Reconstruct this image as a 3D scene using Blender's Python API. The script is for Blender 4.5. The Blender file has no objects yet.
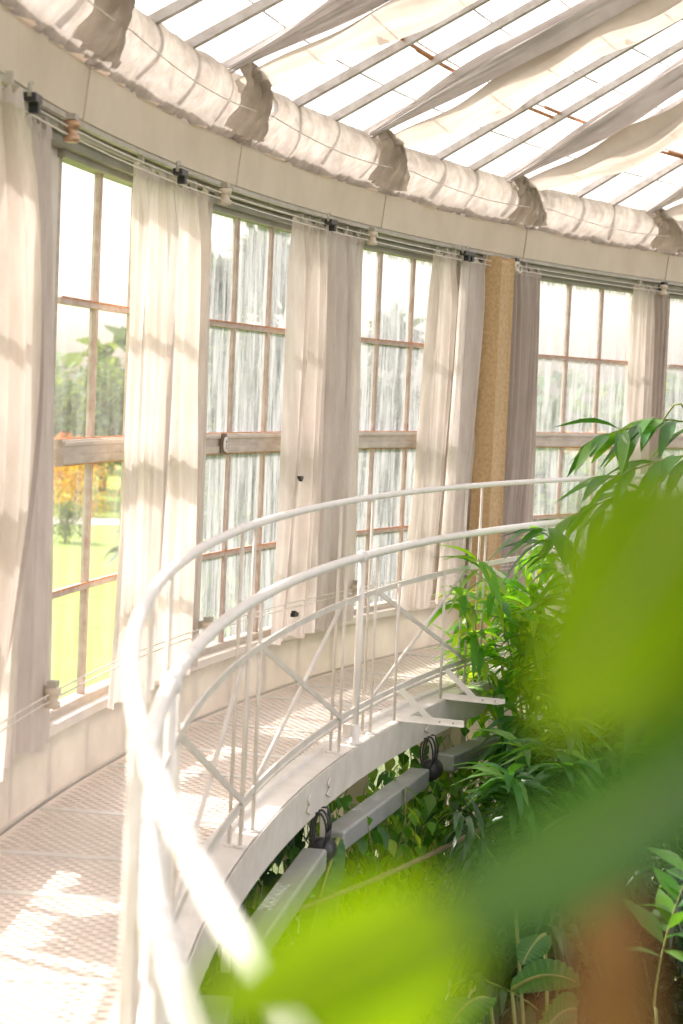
import bpy, math, random
from mathutils import Vector, Matrix, Quaternion
from math import sin, cos, pi, radians
C = bpy.context.scene.collection
rnd = random.Random(7)

# ------------------------------------------------------------------ camera
RC, ZC, YAW, PITCH, ROLL, F = 16.74492, 1.873, 0.3427, -0.06414, 0.04369, 1892.8
fw = Vector((sin(YAW)*cos(PITCH), cos(YAW)*cos(PITCH), sin(PITCH)))
r0 = Vector((cos(YAW), -sin(YAW), 0)); u0 = r0.cross(fw)
rt = cos(ROLL)*r0 + sin(ROLL)*u0; up = -sin(ROLL)*r0 + cos(ROLL)*u0
EYE = Vector((-RC, 0, ZC))
cam = bpy.data.cameras.new('camera'); co = bpy.data.objects.new('camera', cam); C.objects.link(co)
m = Matrix((( rt.x, up.x, -fw.x, EYE.x), (rt.y, up.y, -fw.y, EYE.y), (rt.z, up.z, -fw.z, EYE.z), (0,0,0,1)))
co.matrix_world = m
cam.sensor_width = 36; cam.lens = F/1024*36; cam.clip_start = .05; cam.clip_end = 500
cam.dof.use_dof = True; cam.dof.focus_distance = 11.5; cam.dof.aperture_fstop = 3.0
bpy.context.scene.camera = co

def pxl(x, y, t):            # the point seen at a photo position, t metres from the eye
    d = fw*F + rt*(x-341.5) - up*(y-512); d.normalize(); return EYE + d*t
def pz(x, y, z):
    d = fw*F + rt*(x-341.5) - up*(y-512); return EYE + d*((z-EYE.z)/d.z)
def P(R, a, z=0.0):          # ring coordinates
    return Vector((-R*cos(a), R*sin(a), z))
def radial(a): return Vector((cos(a), -sin(a), 0))   # inwards
def tang(a): return Vector((sin(a), cos(a), 0))

# ------------------------------------------------------------------ materials
def mat(name):
    m = bpy.data.materials.new(name); m.use_nodes = True; nt = m.node_tree; nt.nodes.clear()
    out = nt.nodes.new('ShaderNodeOutputMaterial'); return m, nt, out
def N(nt, t, **k):
    n = nt.nodes.new(t)
    for a, b in k.items():
        if a in n.inputs.keys() if hasattr(n.inputs, 'keys') else False: n.inputs[a].default_value = b
        else: setattr(n, a, b)
    return n
def L(nt, a, b): nt.links.new(a, b)
def noise(nt, scale, detail=4, vec=None, stretch=None, rough=.6):
    tc = N(nt, 'ShaderNodeTexCoord'); mp = N(nt, 'ShaderNodeMapping')
    if stretch: mp.inputs['Scale'].default_value = stretch
    L(nt, tc.outputs['Object'], mp.inputs['Vector'])
    n = N(nt, 'ShaderNodeTexNoise'); n.inputs['Scale'].default_value = scale; n.inputs['Detail'].default_value = detail
    n.inputs['Roughness'].default_value = rough
    L(nt, mp.outputs[0], n.inputs['Vector']); return n
def ramp(nt, src, stops):
    r = N(nt, 'ShaderNodeValToRGB'); e = r.color_ramp.elements
    while len(e) < len(stops): e.new(.5)
    for i, (p, c) in enumerate(stops):
        e[i].position = p; e[i].color = (*c, 1) if len(c) == 3 else c
    L(nt, src, r.inputs[0]); return r
def solid(name, c1, c2=None, scale=6, rough=.55, metal=0, bump=0, stretch=None, lo=.35, hi=.7):
    m, nt, out = mat(name); b = N(nt, 'ShaderNodeBsdfPrincipled')
    b.inputs['Roughness'].default_value = rough; b.inputs['Metallic'].default_value = metal
    n = noise(nt, scale, 6, stretch=stretch)
    r = ramp(nt, n.outputs['Fac'], [(lo, c1), (hi, c2 or c1)]); L(nt, r.outputs[0], b.inputs['Base Color'])
    if bump:
        bp = N(nt, 'ShaderNodeBump'); bp.inputs['Strength'].default_value = bump; bp.inputs['Distance'].default_value = .02
        L(nt, n.outputs['Fac'], bp.inputs['Height']); L(nt, bp.outputs[0], b.inputs['Normal'])
    L(nt, b.outputs[0], out.inputs[0]); return m
def cloth(name, c1, c2, trans=.5, see=.08, scale=5, stretch=(1,1,1)):
    m, nt, out = mat(name)
    n = noise(nt, scale, 5, stretch=stretch); r = ramp(nt, n.outputs['Fac'], [(.3, c1), (.7, c2)])
    wv = noise(nt, 160, 1)
    d = N(nt, 'ShaderNodeBsdfDiffuse'); t = N(nt, 'ShaderNodeBsdfTranslucent'); L(nt, r.outputs[0], d.inputs[0]); L(nt, r.outputs[0], t.inputs[0])
    bp = N(nt, 'ShaderNodeBump'); bp.inputs['Strength'].default_value = .25; bp.inputs['Distance'].default_value = .01
    L(nt, wv.outputs['Fac'], bp.inputs['Height']); L(nt, bp.outputs[0], d.inputs['Normal'])
    mx = N(nt, 'ShaderNodeMixShader'); mx.inputs[0].default_value = trans; L(nt, d.outputs[0], mx.inputs[1]); L(nt, t.outputs[0], mx.inputs[2])
    tr = N(nt, 'ShaderNodeBsdfTransparent'); m2 = N(nt, 'ShaderNodeMixShader'); m2.inputs[0].default_value = see
    L(nt, mx.outputs[0], m2.inputs[1]); L(nt, tr.outputs[0], m2.inputs[2]); L(nt, m2.outputs[0], out.inputs[0]); return m
def glass(name, dirt=(.35, .65), amt=.75, scale=3.0, stretch=(3.2, 3.2, .55), tint=(.96,.99,1), dcol=(.80,.84,.86)):
    m, nt, out = mat(name)
    tr = N(nt, 'ShaderNodeBsdfTransparent'); tr.inputs[0].default_value = (*tint, 1)
    gl = N(nt, 'ShaderNodeBsdfGlossy'); gl.inputs['Roughness'].default_value = .05
    fr = N(nt, 'ShaderNodeLayerWeight'); pw_ = N(nt, 'ShaderNodeMath', operation='POWER'); pw_.inputs[1].default_value = 5
    L(nt, fr.outputs['Facing'], pw_.inputs[0]); ml = N(nt, 'ShaderNodeMath', operation='MULTIPLY_ADD'); ml.inputs[1].default_value = .75; ml.inputs[2].default_value = .04; L(nt, pw_.outputs[0], ml.inputs[0])
    m1 = N(nt, 'ShaderNodeMixShader'); L(nt, ml.outputs[0], m1.inputs[0]); L(nt, tr.outputs[0], m1.inputs[1]); L(nt, gl.outputs[0], m1.inputs[2])
    n = noise(nt, scale, 8, stretch=stretch, rough=.72); r = ramp(nt, n.outputs['Fac'], [(dirt[0], (0,0,0)), (dirt[1], (amt,)*3)])
    tl = N(nt, 'ShaderNodeBsdfTranslucent'); tl.inputs[0].default_value = (*dcol, 1)
    m2 = N(nt, 'ShaderNodeMixShader'); L(nt, r.outputs[0], m2.inputs[0]); L(nt, m1.outputs[0], m2.inputs[1]); L(nt, tl.outputs[0], m2.inputs[2])
    L(nt, m2.outputs[0], out.inputs[0]); return m
def leafm(name, c1, c2, c3, trans=.45, rough=.35, gloss=.5, tb=1.5):
    m, nt, out = mat(name)
    g = N(nt, 'ShaderNodeNewGeometry'); r = ramp(nt, g.outputs['Random Per Island'], [(0, c1), (.55, c2), (1, c3)])
    b = N(nt, 'ShaderNodeBsdfPrincipled'); b.inputs['Roughness'].default_value = rough
    b.inputs['Specular IOR Level'].default_value = gloss
    L(nt, r.outputs[0], b.inputs['Base Color'])
    t = N(nt, 'ShaderNodeBsdfTranslucent')
    mc = N(nt, 'ShaderNodeMix'); mc.data_type = 'RGBA'; mc.blend_type = 'MULTIPLY'; mc.inputs[0].default_value = 1
    L(nt, r.outputs[0], mc.inputs[6]); mc.inputs[7].default_value = (tb*1.45, tb*1.3, tb*.3, 1); mc.clamp_result = True
    L(nt, mc.outputs[2], t.inputs[0])
    mx = N(nt, 'ShaderNodeMixShader'); mx.inputs[0].default_value = trans
    L(nt, b.outputs[0], mx.inputs[1]); L(nt, t.outputs[0], mx.inputs[2]); L(nt, mx.outputs[0], out.inputs[0]); return m

M = dict(
 rail = solid('white_enamel', (.88,.85,.82), (.82,.78,.74), 9, .38, bump=.05),
 steel = solid('white_steel_worn', (.80,.75,.69), (.68,.62,.55), 7, .5, bump=.08),
 deck = solid('deck_paint', (.88,.79,.72), (.80,.70,.63), 4, .6),
 plate = solid('plate_paint', (.83,.80,.76), (.70,.66,.60), 5, .5, bump=.05),
 cream = solid('cream_paint', (.76,.66,.55), (.64,.55,.44), 2.2, .6, bump=.06, stretch=(1,1,.8)),
 track = solid('grey_track', (.52,.49,.43), (.38,.35,.30), 8, .5, .2),
 head = solid('grey_head', (.36,.34,.29), (.26,.25,.21), 5, .6),
 wood = solid('window_wood', (.62,.55,.47), (.46,.39,.33), 7, .6, bump=.1, stretch=(1,1,3)),
 muntin = solid('muntin_rust', (.60,.50,.45), (.42,.29,.23), 14, .6, bump=.1),
 rust = solid('rust', (.50,.20,.08), (.68,.38,.22), 20, .8),
 rafter = solid('rafter_paint', (.66,.61,.60), (.45,.38,.35), 12, .6),
 knee = cloth('whitewashed_panel', (.66,.61,.56), (.80,.755,.70), .28, .0, 3),
 kneewood = solid('knee_wood', (.78,.72,.65), (.68,.61,.54), 5, .6),
 curtain = cloth('curtain_cloth', (.68,.605,.555), (.83,.765,.72), .34, .04, 6, (2,2,.5)),
 curtaing = cloth('curtain_cloth_shaded', (.55,.475,.43), (.68,.60,.55), .36, .03, 6, (2,2,.5)),  # darker copy of the curtain cloth, shade put into its colour
 swag = cloth('swag_cloth', (.52,.45,.38), (.62,.56,.49), .50, .0, 3),
 roll = cloth('roll_cloth', (.56,.52,.51), (.68,.64,.62), .42, .0, 4),
 tail = cloth('tail_cloth', (.48,.42,.37), (.68,.62,.56), .42, .0, 8),
 strip = cloth('strip_cloth', (.34,.30,.26), (.52,.47,.43), .40, .02, 12),
 stone = solid('ochre_stone', (.68,.49,.28), (.50,.34,.18), 38, .85, bump=.5),
 grey = solid('galvanised', (.46,.47,.46), (.36,.37,.36), 5, .45, .3),
 black = solid('black_plastic', (.03,.03,.035), (.05,.05,.05), 9, .4),
 brass = solid('copper_band', (.50,.30,.18), (.62,.45,.32), 9, .4, .6),
 wire = solid('wire', (.82,.78,.70), (.70,.66,.58), 9, .5),
 glassc = glass('glass_clear', (.35,.80), .35, 3.0, (3,3,.5), dcol=(.28,.29,.30)),
 glassd = glass('glass_streaky', (.27,.60), .82, 4.2, (3.4,3.4,.40), dcol=(.235,.245,.265)),
 roofg = glass('roof_glass', (.62,.9), .15, 2.0, (1,1,1)),
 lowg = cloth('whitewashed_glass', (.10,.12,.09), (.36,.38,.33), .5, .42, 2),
 lawn = solid('lawn', (.17,.28,.03), (.24,.34,.05), .5, .9, lo=.4, hi=.6),
 soil = solid('soil', (.05,.04,.025), (.09,.07,.04), 3, .95, bump=.5),
 path = solid('gravel', (.62,.57,.50), (.52,.48,.42), 8, .9),
 bark = solid('bark', (.16,.11,.07), (.25,.18,.12), 10, .9, bump=.4),
 stem = solid('green_stem', (.20,.26,.07), (.34,.32,.10), 10, .6),
 fstem = solid('orange_stem', (.16,.065,.006), (.27,.13,.03), 30, .7, bump=.2),
 bam = leafm('bamboo_leaf', (.035,.13,.03), (.06,.21,.04), (.17,.36,.05), .42, .3, .7),
 bamy = leafm('bamboo_leaf_bright', (.07,.22,.04), (.16,.38,.05), (.34,.46,.06), .5, .35, .5, 1.9),
 ivy = leafm('climber_leaf', (.03,.12,.02), (.08,.24,.03), (.26,.38,.05), .45, .32, .6),
 dark = leafm('under_leaf_shaded', (.008,.035,.010), (.018,.07,.015), (.05,.14,.03), .25, .35, .6),  # leaf greens lowered so the shade among dense plants is in the colour
 ban = leafm('banana_leaf', (.05,.16,.05), (.07,.20,.06), (.10,.24,.07), .40, .35, .6),
 tree = leafm('tree_leaf', (.08,.13,.08), (.11,.18,.10), (.17,.23,.12), .3, .6, .2),  # greyed greens, haze over the far trees put into the leaf colour
 treec = leafm('conifer_leaf', (.04,.07,.05), (.06,.10,.07), (.09,.14,.10), .25, .6, .2),
 treey = leafm('autumn_leaf', (.40,.28,.04), (.45,.36,.06), (.42,.16,.08), .4, .6, .2),
 treer = leafm('red_leaf', (.36,.10,.06), (.42,.16,.09), (.50,.26,.10), .4, .6, .2),
 fore = leafm('foreground_leaf', (.105,.215,.002), (.13,.235,.002), (.15,.245,.002), .5, .55, .15, 1.5),
 fored = leafm('foreground_leaf_dark', (.03,.105,.010), (.04,.125,.010), (.06,.15,.010), .4, .35, .6, 1.3),
)

# ------------------------------------------------------------------ mesh builder
class MB:
    def __init__(s): s.v = []; s.f = []
    def quad(s, a, b, c, d):
        n = len(s.v); s.v += [a, b, c, d]; s.f.append((n, n+1, n+2, n+3))
    def box(s, c, ax, ay, az):      # centre + half axes
        n = len(s.v)
        for i in (-1, 1):
            for j in (-1, 1):
                for k in (-1, 1): s.v.append(c + ax*i + ay*j + az*k)
        for q in ((0,1,3,2), (4,6,7,5), (0,4,5,1), (2,3,7,6), (0,2,6,4), (1,5,7,3)): s.f.append(tuple(n+t for t in q))
        return s
    def bar(s, p, q, w, h, upv=Vector((0,0,1))):     # rectangular bar from p to q
        d = (q-p); l = d.length; d = d/l; sd = d.cross(upv)
        if sd.length < 1e-4: sd = d.cross(Vector((1,0,0)))
        sd.normalize(); u = sd.cross(d)
        return s.box((p+q)/2, d*(l/2), sd*(w/2), u*(h/2))
    def tube(s, pts, r, n=10, caps=True):
        k = len(pts); rr = r if isinstance(r, (list, tuple)) else [r]*k
        base = len(s.v); prev = None
        for i in range(k):
            t = (pts[min(i+1, k-1)] - pts[max(i-1, 0)]).normalized()
            if prev is None:
                x = t.cross(Vector((0,0,1)))
                if x.length < 1e-3: x = t.cross(Vector((1,0,0)))
            else: x = prev - t*prev.dot(t)
            x.normalize(); prev = x; y = t.cross(x)
            for j in range(n):
                an = 2*pi*j/n; s.v.append(pts[i] + (x*cos(an) + y*sin(an))*rr[i])
        for i in range(k-1):
            for j in range(n):
                a = base+i*n+j; b = base+i*n+(j+1) % n; s.f.append((a, b, b+n, a+n))
        if caps:
            s.f.append(tuple(base+j for j in reversed(range(n)))); s.f.append(tuple(base+(k-1)*n+j for j in range(n)))
        return s
    def arc(s, prof, a0, a1, n, closed=True, caps=True):   # profile of (R,z) swept along the ring
        k = len(prof); base = len(s.v)
        for i in range(n+1):
            a = a0+(a1-a0)*i/n
            for R, z in prof: s.v.append(P(R, a, z))
        m = k if closed else k-1
        for i in range(n):
            for j in range(m):
                p = base+i*k+j; q = base+i*k+(j+1) % k; s.f.append((p, q, q+k, p+k))
        if closed and caps:
            s.f.append(tuple(base+j for j in range(k))); s.f.append(tuple(base+n*k+j for j in reversed(range(k))))
        return s
    def rect(s, R0, R1, z0, z1, a0, a1, n=8): return s.arc([(R0,z0),(R1,z0),(R1,z1),(R0,z1)], a0, a1, n)
    def lathe(s, c, prof, n=16, ax=Vector((0,0,1))):        # prof (r, h)
        x = ax.orthogonal().normalized(); y = ax.cross(x); base = len(s.v); k = len(prof)
        for r, h in prof:
            for j in range(n):
                an = 2*pi*j/n; s.v.append(c + ax*h + (x*cos(an)+y*sin(an))*r)
        for i in range(k-1):
            for j in range(n):
                a = base+i*n+j; b = base+i*n+(j+1) % n; s.f.append((a, b, b+n, a+n))
        s.f.append(tuple(base+j for j in reversed(range(n)))); s.f.append(tuple(base+(k-1)*n+j for j in range(n)))
        return s
    def sheet(s, fn, nu, nv):
        base = len(s.v)
        for i in range(nu+1):
            for j in range(nv+1): s.v.append(fn(i/nu, j/nv))
        for i in range(nu):
            for j in range(nv):
                a = base+i*(nv+1)+j; s.f.append((a, a+1, a+nv+2, a+nv+1))
        return s
    def leaf(s, b, d, nrm, Ln, W, droop=.3, fold=.25, seg=5, wide=.38, wave=0):
        # lanceolate blade with a midrib crease, bending down along its length
        d = d.normalized(); sd = d.cross(nrm)
        if sd.length < 1e-3: sd = d.orthogonal()
        sd.normalize(); nn = sd.cross(d); base = len(s.v); p = b.copy(); dd = d.copy()
        s.v.append(p.copy())
        for i in range(1, seg):
            t = i/seg
            dd = (dd + Vector((0,0,-1))*droop/seg).normalized(); p = p + dd*(Ln/seg)
            w = W*.5*(min(1, (t/wide))**.7)*(1-max(0, (t-wide)/(1-wide))**1.6)
            wv = nn*(wave*W*sin(i*2.1))
            s.v += [p + sd*w + nn*w*fold + wv, p.copy(), p - sd*w + nn*w*fold - wv]
        p = p + dd*(Ln/seg); s.v.append(p)
        f = s.f; f.append((base, base+2, base+1)); f.append((base, base+3, base+2))
        for i in range(seg-2):
            q = base+1+3*i; f.append((q, q+1, q+4, q+3)); f.append((q+1, q+2, q+5, q+4))
        q = base+1+3*(seg-2); e = q+3; f.append((q, q+1, e)); f.append((q+1, q+2, e))
        return s
    def build(s, name, material, parent=None, smooth=False, origin=None):
        me = bpy.data.meshes.new(name)
        o = bpy.data.objects.new(name, me); C.objects.link(o)
        if parent is not None:
            o.parent = parent; org = WORLD.get(parent.name, Vector((0,0,0)))
            me.from_pydata([v-org for v in s.v], [], s.f); WORLD[o.name] = org
        else:
            if origin is None:
                n = len(s.v); z = min(v.z for v in s.v)
                origin = Vector((sum(v.x for v in s.v)/n, sum(v.y for v in s.v)/n, z))
            me.from_pydata([v-origin for v in s.v], [], s.f); o.location = origin; WORLD[o.name] = origin
        me.materials.append(material)
        if smooth:
            for p in me.polygons: p.use_smooth = True
        me.update(); return o
WORLD = {}
def tag(o, label, cat, group=None, kind=None):
    o['label'] = label; o['category'] = cat
    if group: o['group'] = group
    if kind: o['kind'] = kind
    return o
def thing(name, loc, label, cat, group=None):
    o = bpy.data.objects.new(name, None); C.objects.link(o); o.location = loc; o.empty_display_size = .1
    WORLD[o.name] = Vector(loc); return tag(o, label, cat, group)
def struct(o, label=None, cat=None):
    o['kind'] = 'structure'
    if label: o['label'] = label
    if cat: o['category'] = cat
    return o
def sempty(name, loc, label=None, cat=None):
    o = bpy.data.objects.new(name, None); C.objects.link(o); o.location = loc; WORLD[o.name] = Vector(loc); return struct(o, label, cat)
def solidify(o, t):
    md = o.modifiers.new('thick', 'SOLIDIFY'); md.thickness = t; md.offset = 0; return o
def bevel(o, w):
    md = o.modifiers.new('bev', 'BEVEL'); md.width = w; md.segments = 2; md.limit_method = 'ANGLE'; return o

A0, A1 = -.12, 1.42                     # sector of the ring that is built
DW = .14081; SEAM0 = .48459
seams = [SEAM0 + k*DW for k in range(-4, 7)]
RW, ZT, ZH = 17.288, 1.540, 2.831
DP = .03156

# ------------------------------------------------------------------ ground, floor
def gz(R_): return -5.0
g = MB(); g.arc([(q_, gz(q_)) for q_ in (17.45, 22, 31, 60, 90, 110, 330)], -1.2, 2.6, 60, closed=False)
struct(g.build('ground', M['lawn'], origin=Vector((0,0,-5))), 'bright green lawn outside below the tall windows', 'lawn')
g = MB(); g.arc([(88, -4.95), (92, -4.95), (92, -5), (88, -5)], -.8, 2.2, 80)
tag(g.build('garden_path', M['path']), 'pale gravel path crossing the lawn outside the windows', 'path')
g = MB(); g.arc([(17.45, -5.02), (1.0, -5.02)], A0-.3, A1+.3, 30, closed=False)
struct(g.build('ground_bed', M['soil'], origin=Vector((0,0,-5.02))), 'dark soil bed under the plants below the gallery', 'soil')

# perforated walkway: staggered oval slots in a plate
fl = sempty('floor', P(16.7, .5, 0), 'perforated cream gallery walkway along the curved windows', 'walkway')
pl = MB(); pr, pa = .058, .034
Ri, Ro = 16.385, 17.215
nR = int((Ro-Ri)/pr); da = pa/16.8
ia0, ia1 = int(.27/da), int(1.19/da)
for i in range(ia0, ia1):
    a = i*da; off = .5 if i % 2 else 0
    for j in range(-1, nR+1):
        cR = Ri + (j+.5+off)*pr
        lo, hi = max(cR-pr/2, Ri), min(cR+pr/2, Ro)
        if hi-lo < .004: continue
        b = len(pl.v)
        full = (hi-lo) > pr*.98
        if not full:
            pl.quad(P(lo, a-da/2), P(hi, a-da/2), P(hi, a+da/2), P(lo, a+da/2)); continue
        hr, ha = .0215, da*.31
        for (x, y) in ((lo, -1), (cR, -1), (hi, -1), (hi, 1), (cR, 1), (lo, 1)): pl.v.append(P(x, a+y*da/2))
        for (x, y) in ((-1, -.55), (0, -1), (1, -.55), (1, .55), (0, 1), (-1, .55)): pl.v.append(P(cR+x*hr, a+y*ha))
        for k in range(6): pl.f.append((b+k, b+(k+1) % 6, b+6+(k+1) % 6, b+6+k))
o = pl.build('perforated_plate', M['deck'], fl); solidify(o, .005)
for a_, b_ in ((A0, .2695), (1.19, A1)):
    x = MB(); x.rect(Ri, Ro, -.003, .002, a_, b_, 30); x.build('walkway_plate', M['deck'], fl)
for k in range(-6, 34):
    jb = MB()
    a = .3977 + k*.0455 + (.012 if k % 3 == 0 else 0)
    if A0 < a < A1: jb.bar(P(Ri+.01, a, .004), P(Ro-.01, a, .004), .035 if k % 2 else .055, .008); jb.build('joint_strip', M['plate'], fl)
e = MB(); e.rect(16.335, 16.385, -.03, .02, A0, A1, 110); e.build('curb_angle', M['plate'], fl)
e = MB(); e.rect(16.21, 16.345, -.012, 0, A0, A1, 110); e.build('edge_plate', M['plate'], fl)
e = MB(); e.arc([(16.205,.0),(16.215,0),(16.215,-.175),(16.30,-.175),(16.30,-.19),(16.205,-.19)], A0, A1, 110); e.build('channel_beam', M['steel'], fl)
e = MB(); e.arc([(17.08,.0),(17.09,0),(17.09,-.19),(17.0,-.19),(17.0,-.18),(17.08,-.18)], A0, A1, 90); e.build('outer_beam', M['steel'], fl)
for k in range(-4, 14):
    e = MB(); e.bar(P(16.22, SEAM0+k*DW/2, -.09), P(17.08, SEAM0+k*DW/2, -.09), .05, .12); e.build('cross_beam', M['steel'], fl)
# gap moss strip beside the wall
e = MB(); e.rect(17.215, 17.26, -.03, -.015, A0, A1, 60)
struct(e.build('trim_1', solid('moss_gap', (.30,.28,.12), (.10,.09,.05), 30, .9), origin=P(17.2,.5,-.03)), 'mossy yellowish gap between walkway and knee wall', 'gap')

# ------------------------------------------------------------------ outer wall below the windows
wall = sempty('wall_outer', P(17.28, .5, 0), 'curved outer wall with low pale panels under the windows', 'wall')
ZS = .333
x = MB(); x.rect(17.245, 17.262, -.02, ZS-.03, A0, A1, 120); x.build('knee_panel', M['knee'], wall)
x = MB(); x.rect(17.20, 17.34, ZS-.035, ZS+.012, A0, A1, 120); bevel(x.build('sill', M['kneewood'], wall), .004)
x = MB(); x.rect(17.235, 17.26, -.03, .008, A0, A1, 120); x.build('skirting', M['kneewood'], wall)
x = MB(); x.rect(17.265, 17.34, -.30, -.0, A0, A1, 100); x.build('ring_beam', M['cream'], wall)
x = MB()
a = A0
for k in range(-12, 30): x.bar(P(17.29, .5342+k*DP, -.02), P(17.29, .5342+k*DP, ZS-.03), .03, .03)
x.build('knee_studs', M['kneewood'], wall)

# lower storey seen through the plants
low = sempty('wall_lower', P(17.3, .5, -5), 'pale glazed lower wall beneath the gallery', 'wall')
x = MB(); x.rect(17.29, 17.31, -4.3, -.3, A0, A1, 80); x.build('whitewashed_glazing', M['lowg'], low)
x = MB(); x.rect(17.2, 17.45, -5.02, -4.3, A0, A1, 80); x.build('plinth', M['cream'], low)
x = MB()
for s_ in seams:
    if A0 < s_ < A1: x.rect(17.1, 17.45, -4.3, -.3, s_-.012, s_+.012, 2)
x.build('pier', M['cream'], low)
x = MB()
for k in range(-19, 28): x.bar(P(17.27, .5342+k*DP, -4.3), P(17.27, .5342+k*DP, -.3), .03, .03)
for z in (-1.4, -2.6, -3.6): x.rect(17.25, 17.29, z, z+.03, A0, A1, 80)
x.build('glazing_bars', M['muntin'], low)

# ------------------------------------------------------------------ windows
wins = [(-.0006-.02, 0), (.1195, 0), (.2300, 0), (.3480, 0), (.50255, 1), (.62439, 2), (.75877, 2), (.94164, 2), (1.07191, 2), (1.2, 2), (1.325, 2)]
occ = []
wi = 0
for (w0, dirt) in wins:
    wi += 1; w1 = w0 + 3*DP
    occ.append((w0, w1))
    W = sempty('window_%d' % wi, P(RW, w0+1.5*DP, ZS), 'tall many paned window with weathered wooden frame', 'window')
    fr = MB(); fo = .0032
    for a, q0, q1 in ((w0, -.0055, .0), (w1, .0, .0055)): fr.rect(RW-.012, RW+.04, ZS, ZH+.02, a+q0-(.0015 if q0 < 0 else 0), a+q1-(.002 if q0 < 0 else 0), 1)
    tp_ = MB(); tp_.rect(RW-.05, RW+.04, ZH-.0, ZH+.075, w0-.0065, w1+.0055, 6); tp_.rect(RW-.07, RW-.04, ZH+.05, ZH+.075, w0-.0065, w1+.0055, 6); bevel(tp_.build('head_rail', M['head'], W), .005)
    fr.rect(RW-.035, RW+.04, ZS, ZS+.05, w0-fo, w1+fo, 6)
    bevel(fr.build('window_frame', M['wood'], W), .006)
    t = MB(); t.rect(RW-.045, RW+.04, ZT-.055, ZT+.058, w0, w1, 6); t.rect(RW-.055, RW-.03, ZT-.052, ZT-.012, w0, w1, 6); t.rect(RW-.06, RW-.03, ZT+.03, ZT+.05, w0, w1, 6)
    bevel(t.build('transom', M['wood'], W), .004)
    mt = MB()
    for q in (1, 2):
        a = w0+q*DP
        mt.rect(RW-.016, RW+.014, ZS, ZT-.05, a-.0012, a+.0012, 1); mt.rect(RW-.016, RW+.014, ZT+.05, ZH, a-.0012, a+.0012, 1)
    for z in (2.216, .90): mt.rect(RW-.02, RW+.02, z-.013, z+.013, w0, w1, 6)
    mt.build('muntins', M['muntin'], W)
    gl = MB(); gl.arc([(RW, ZS), (RW, ZH)], w0, w1, 6, closed=False)
    gl.build('glass', M['glassc'] if dirt < 2 else M['glassd'], W)
    # rusty putty line
    pu = MB()
    for z in (ZT-.058, ZT+.06, .916, 2.232): pu.rect(RW-.024, RW-.018, z-.004, z+.004, w0+.001, w1-.001, 6)
    pu.build('rusty_putty', M['rust'], W)
# wall piers between windows, full height above the sill
ps = [A0] + [v for w in occ for v in w] + [A1]
for i in range(0, len(ps), 2):
    a, b = ps[i], ps[i+1]
    if b-a < .012: continue
    x = MB(); x.rect(RW-.02, RW+.06, ZS, ZH+.05, a+.005, b-.005, max(2, int((b-a)*40)))
    x.build('pier', M['kneewood'], wall)
# head beam, track mouldings
x = MB(); x.rect(17.20, 17.33, 2.862, 2.99, A0, A1, 130); x.build('head_beam', M['head'], wall)
x = MB(); x.rect(17.11, 17.21, 2.945, 2.962, A0, A1, 130); x.rect(17.10, 17.13, 2.93, 2.95, A0, A1, 130); x.rect(17.155, 17.175, 2.905, 2.95, A0, A1, 130)
x.build('curtain_track', M['track'], wall)

# latch on the second window's transom
x = MB(); c = P(RW-.066, .6425, ZT+.0); T = tang(.6425); Rr_ = radial(.6425)
lt = thing('window_latch', c - Vector((0,0,.05)), 'small white hooked latch on a dark plate at second window crossbar', 'latch')
x.box(c, T*.034, Rr_*.004, Vector((0,0,.06))); x.build('back_plate', M['bark'], lt)
x = MB(); x.tube([c+Rr_*.012+T*(.020*cos(t_))+Vector((0,0,.036*sin(t_))) for t_ in [radians(40+i*28) for i in range(10)]], .008, 8)
x.tube([c+Rr_*.012+T*.016-Vector((0,0,.02)), c+Rr_*.012+T*.016+Vector((0,0,.002)), c+Rr_*.012+Vector((0,0,.002))], .006, 8)
x.build('hook', M['rail'], lt, True)

# stone pillar
x = MB(); x.arc([(17.0,.0),(17.12,.0),(17.12,2.9),(17.0,2.9)], .8715, .8846, 2)
o = x.build('stone_pillar', M['stone'], origin=P(17.1,.8735,0)); bevel(o, .022)
tag(o, 'sandy ochre stone pillar standing between curtains beyond the third window', 'pillar')
x = MB(); hk = P(16.97, .886, 2.86)
for d in (0, 1): x.tube([hk + tang(.88)*(.028*cos(t_)+.05*d) + Vector((0,0,.028*sin(t_)-.012*d)) for t_ in [i*2*pi/14 for i in range(15)]], .007, 6)
tag(x.build('ring_hook', M['wire'], smooth=True), 'pair of small metal rings at the top of the ochre stone pillar', 'hook')

# ------------------------------------------------------------------ fascia panels
ti = 1
for i in range(len(seams)-1):
    a, b = seams[i], seams[i+1]
    ti += 1
    x = MB(); x.arc([(17.103, 2.958), (17.16, 2.955), (17.16, 3.19), (17.078, 3.186)], a+.00045, b-.00045, 10)
    o = x.build('trim_%d' % ti, M['cream']); bevel(o, .003)
    struct(o, 'cream painted cornice board above the windows', 'trim')
x = MB(); x.rect(17.14, 17.30, 2.96, 3.30, A0, A1, 120); x.build('cornice_core', M['cream'], wall)

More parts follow.
